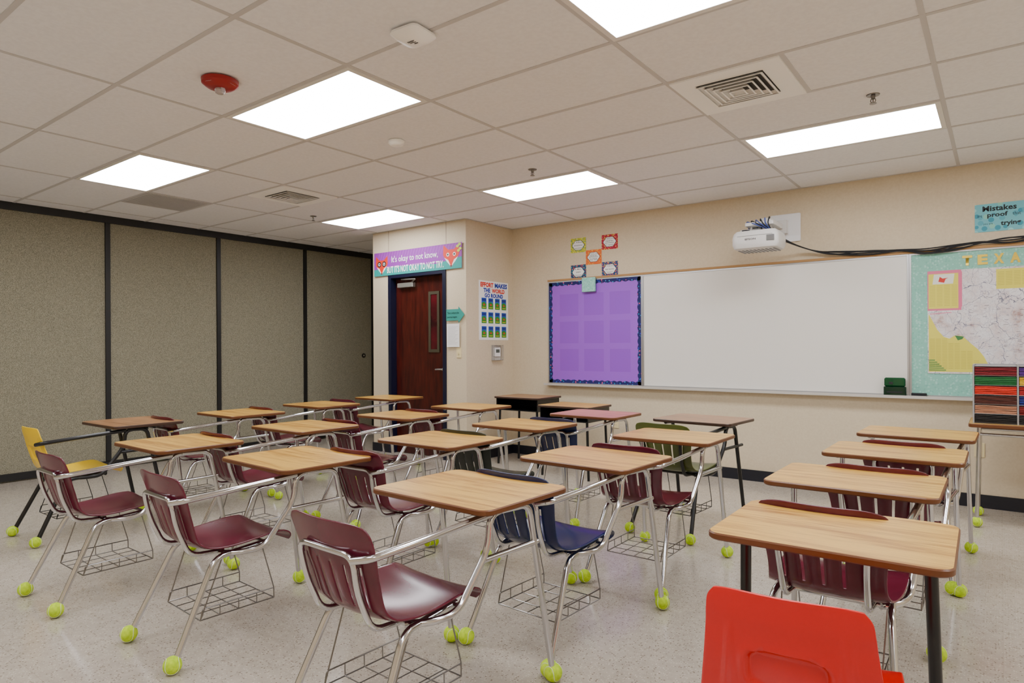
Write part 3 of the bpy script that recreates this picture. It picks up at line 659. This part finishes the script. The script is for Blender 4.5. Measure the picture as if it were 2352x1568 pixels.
U=[(-5.27,2.20,0,'brown','yellow','black','plain',0),(-5.22,3.05,-1),(-5.32,3.95,0),(-5.42,4.92,1),
 (-3.87,1.87,-1),(-3.93,2.78,0),(-3.92,3.71,1),(-3.95,4.60,0),
 (-2.83,1.95,-3),(-2.69,2.85,0),(-2.72,3.75,-1,'oak','charcoal'),(-2.66,4.66,0,'rose','navy'),
 (-1.66,1.92,-2),(-1.61,2.82,-3,'oak','navy'),(-1.61,3.78,0),(-1.80,4.78,-4,'brown','olive','black'),
 (-.48,2.97,0),(-.44,3.85,0),(-.42,4.75,-1)]
for u in U: unit(*u)
# black-legged desk with separate red chair
e=top('student_desk',top_mesh(OAK),'oak laminate student desk with black tube legs','school desk',(-.40,2.12,0),math.radians(1))
for sx in (-1,1):
    ob('leg',MB().tube([(sx*.21,-.06,.716),(sx*.245,-.045,.705),(sx*.262,.0,.03),(sx*.262,.02,.016)],.0165,14,.03).build('leg',BLACK),e)
    ob('foot',MB().tube([(sx*.262,-.24,.016),(sx*.262,.24,.016)],.0155,12).build('foot',BLACK),e)
ob('under_frame',MB().tube([(-.23,-.05,.716),(.23,-.05,.716)],.012,10).build('under_frame',BLACK),e)
rc=bpy.data.objects.new('school_chair',None); COL.objects.link(rc); rc.location=(-.39,1.68,0); rc.rotation_euler[2]=math.radians(6)
rc['label']='glossy red moulded plastic school chair with recessed back grip'; rc['category']='chair'
ob('chair_seat',shell_mesh('plain',SHELL['red']),rc,(0,.40,0))
for sx in (-1,1):
    for nm,pts in (('leg',[(sx*.15,-.10,.412),(sx*.19,-.16,.40),(sx*.225,-.24,.0)]),('leg',[(sx*.15,.10,.412),(sx*.18,.16,.40),(sx*.20,.20,.0)])):
        ob(nm,MB().tube(pts,.0115,12,.04).build('leg',CHROME),rc)
m=MB(); m.tube([(-.15,-.10,.412),(.15,-.10,.412)],.010,8); m.tube([(-.15,.10,.412),(.15,.10,.412)],.010,8)
ob('seat_support',m.build('seat_support',CHROME),rc)
# open-front desks near the wall
def openfront(cx,cy,tp,z):
    m=MB(); m.slab(-.305,.305,-.235,.235,z-.02,z,.03,.004,1,6,0)
    o=top('student_desk',m.build('student_desk',[TOPS[tp],DEDGE]),'%s top student desk with black open-front book box'%tp,'school desk',(cx,cy,0))
    b_=MB(); b_.box(-.28,.28,-.21,.21,z-.15,z-.14); b_.box(-.28,-.27,-.21,.21,z-.14,z-.021); b_.box(.27,.28,-.21,.21,z-.14,z-.021); b_.box(-.27,.27,.2,.21,z-.14,z-.021)
    ob('book_box',b_.build('book_box',BLACK),o)
    for sx in (-1,1):
        for sy in (-1,1): ob('leg',MB().tube([(sx*.25,sy*.18,z-.15),(sx*.27,sy*.19,.0)],.013,10).build('leg',BLACK),o)
openfront(-4.22,5.88,'brown',.75); openfront(-3.45,5.62,'oak',.71)
# side table
m=MB(); m.slab(-.19,1.05,5.6,6.12,.712,.738,.03,.004,1,6,0)
t=top('side_table',m.build('side_table',[OAK,OAKEDGE]),'oak laminate side table with chrome legs near the wall','table')
for x,y in ((-.13,5.67),(-.13,6.06),(.98,5.67),(.98,6.06)):
    l=ob('leg',MB().tube([(x,y,.712),(x-.015 if x<0 else x+.015,y,.03)],.013,12).build('leg',CHROME),t)
    ob('tennis_ball',cm('ball',ball_mesh),l,(x-.015 if x<0 else x+.015,y,.0005),random.uniform(0,6))
m=MB(); m.tube([(-.13,5.67,.66),(.98,5.67,.66)],.01,10); m.tube([(-.13,6.06,.66),(.98,6.06,.66)],.01,10); m.tube([(-.13,5.67,.66),(-.13,6.06,.66)],.01,10)
ob('stretcher',m.build('stretcher',CHROME),t)
# organizer
OX,OY0,OY1,OZ=-.165,5.66,5.98,.7385; CW,RH,NR,NCc=.25,.067,6,3
m=MB(); 
for i in range(NCc+1): m.box(OX+i*CW,OX+i*CW+.010,OY0,OY1,OZ,OZ+RH*NR+.012)
for j in range(NR+1):
    for i in range(NCc): m.box(OX+i*CW+.010,OX+(i+1)*CW,OY0+.004,OY1,OZ+j*RH,OZ+j*RH+.004)
m.box(OX,OX+NCc*CW+.010,OY1,OY1+.006,OZ,OZ+RH*NR+.012)
top('paper_organizer',m.build('paper_organizer',mat('organizer_grey',(150,148,148),.5)),'grey compartment paper organizer filled with coloured folders on table','organizer')
cols=[[(18,16,16),(196,134,100),(78,28,16),(230,36,8),(6,104,44),(124,6,24)],[(26,24,26),(130,12,12),(10,32,122),(184,12,18),(236,190,10),(74,22,120)],[(200,200,200),(60,130,90),(210,120,50),(60,60,70),(120,40,90),(40,90,150)]]
for i in range(NCc):
    for j in range(NR):
        c=cols[i][j]
        for k in range(5):
            fmn='folder_%d_%d_%d'%(i,j,k%2); cc=tuple(max(0,min(255,int(x*(1 if k%2 else .86)+3))) for x in c)
            x0=OX+i*CW+.013; x1=OX+(i+1)*CW-.002; z=OZ+j*RH+.0045+k*.0116
            mm=MB(); n=8; ph=random.uniform(0,6); ya=OY0-.004+random.uniform(0,.008)
            rings=[]
            for q in range(n+1):
                x=x0+(x1-x0)*q/n; dz=.0011*math.sin(q*.9+ph)+.0011
                rings.append([(x,ya,z+dz),(x,ya,z+dz+.0088),(x,OY1-.01,z+dz+.0088),(x,OY1-.01,z+dz)])
            mm.loft(rings); top('paper_folder',mm.build('paper_folder',mat(fmn,cc,.6)),'coloured paper folder lying in an organizer slot','folder',group='coloured folders in the organizer')

# ------------------------------------------------------------------ camera
cam=bpy.data.cameras.new('camera'); co=bpy.data.objects.new('camera',cam); COL.objects.link(co)
yaw=math.radians(37.03); F=Vector((-math.sin(yaw),math.cos(yaw),0)); R0=Vector((math.cos(yaw),math.sin(yaw),0)); Zu=Vector((0,0,1)); rho=.0055
Uv=Zu*math.cos(rho)+R0*math.sin(rho); Rv=R0*math.cos(rho)-Zu*math.sin(rho)
M=Matrix.Identity(4)
for i in range(3): M[i][0]=Rv[i]; M[i][1]=Uv[i]; M[i][2]=-F[i]
M[0][3],M[1][3],M[2][3]=0,0,1.295
co.matrix_world=M
ZM,ZX,ZY=1.0,1176,784
cam.sensor_width=36; cam.lens=36*1490/2352*ZM; cam.shift_x=(ZX-1176)/2352*ZM; cam.shift_y=(13-(ZY-784))/2352*ZM; cam.clip_start=.02
SC.camera=co
wd=bpy.data.worlds.new('world'); SC.world=wd; wd.use_nodes=True; wd.node_tree.nodes['Background'].inputs[0].default_value=(.5,.5,.5,1)
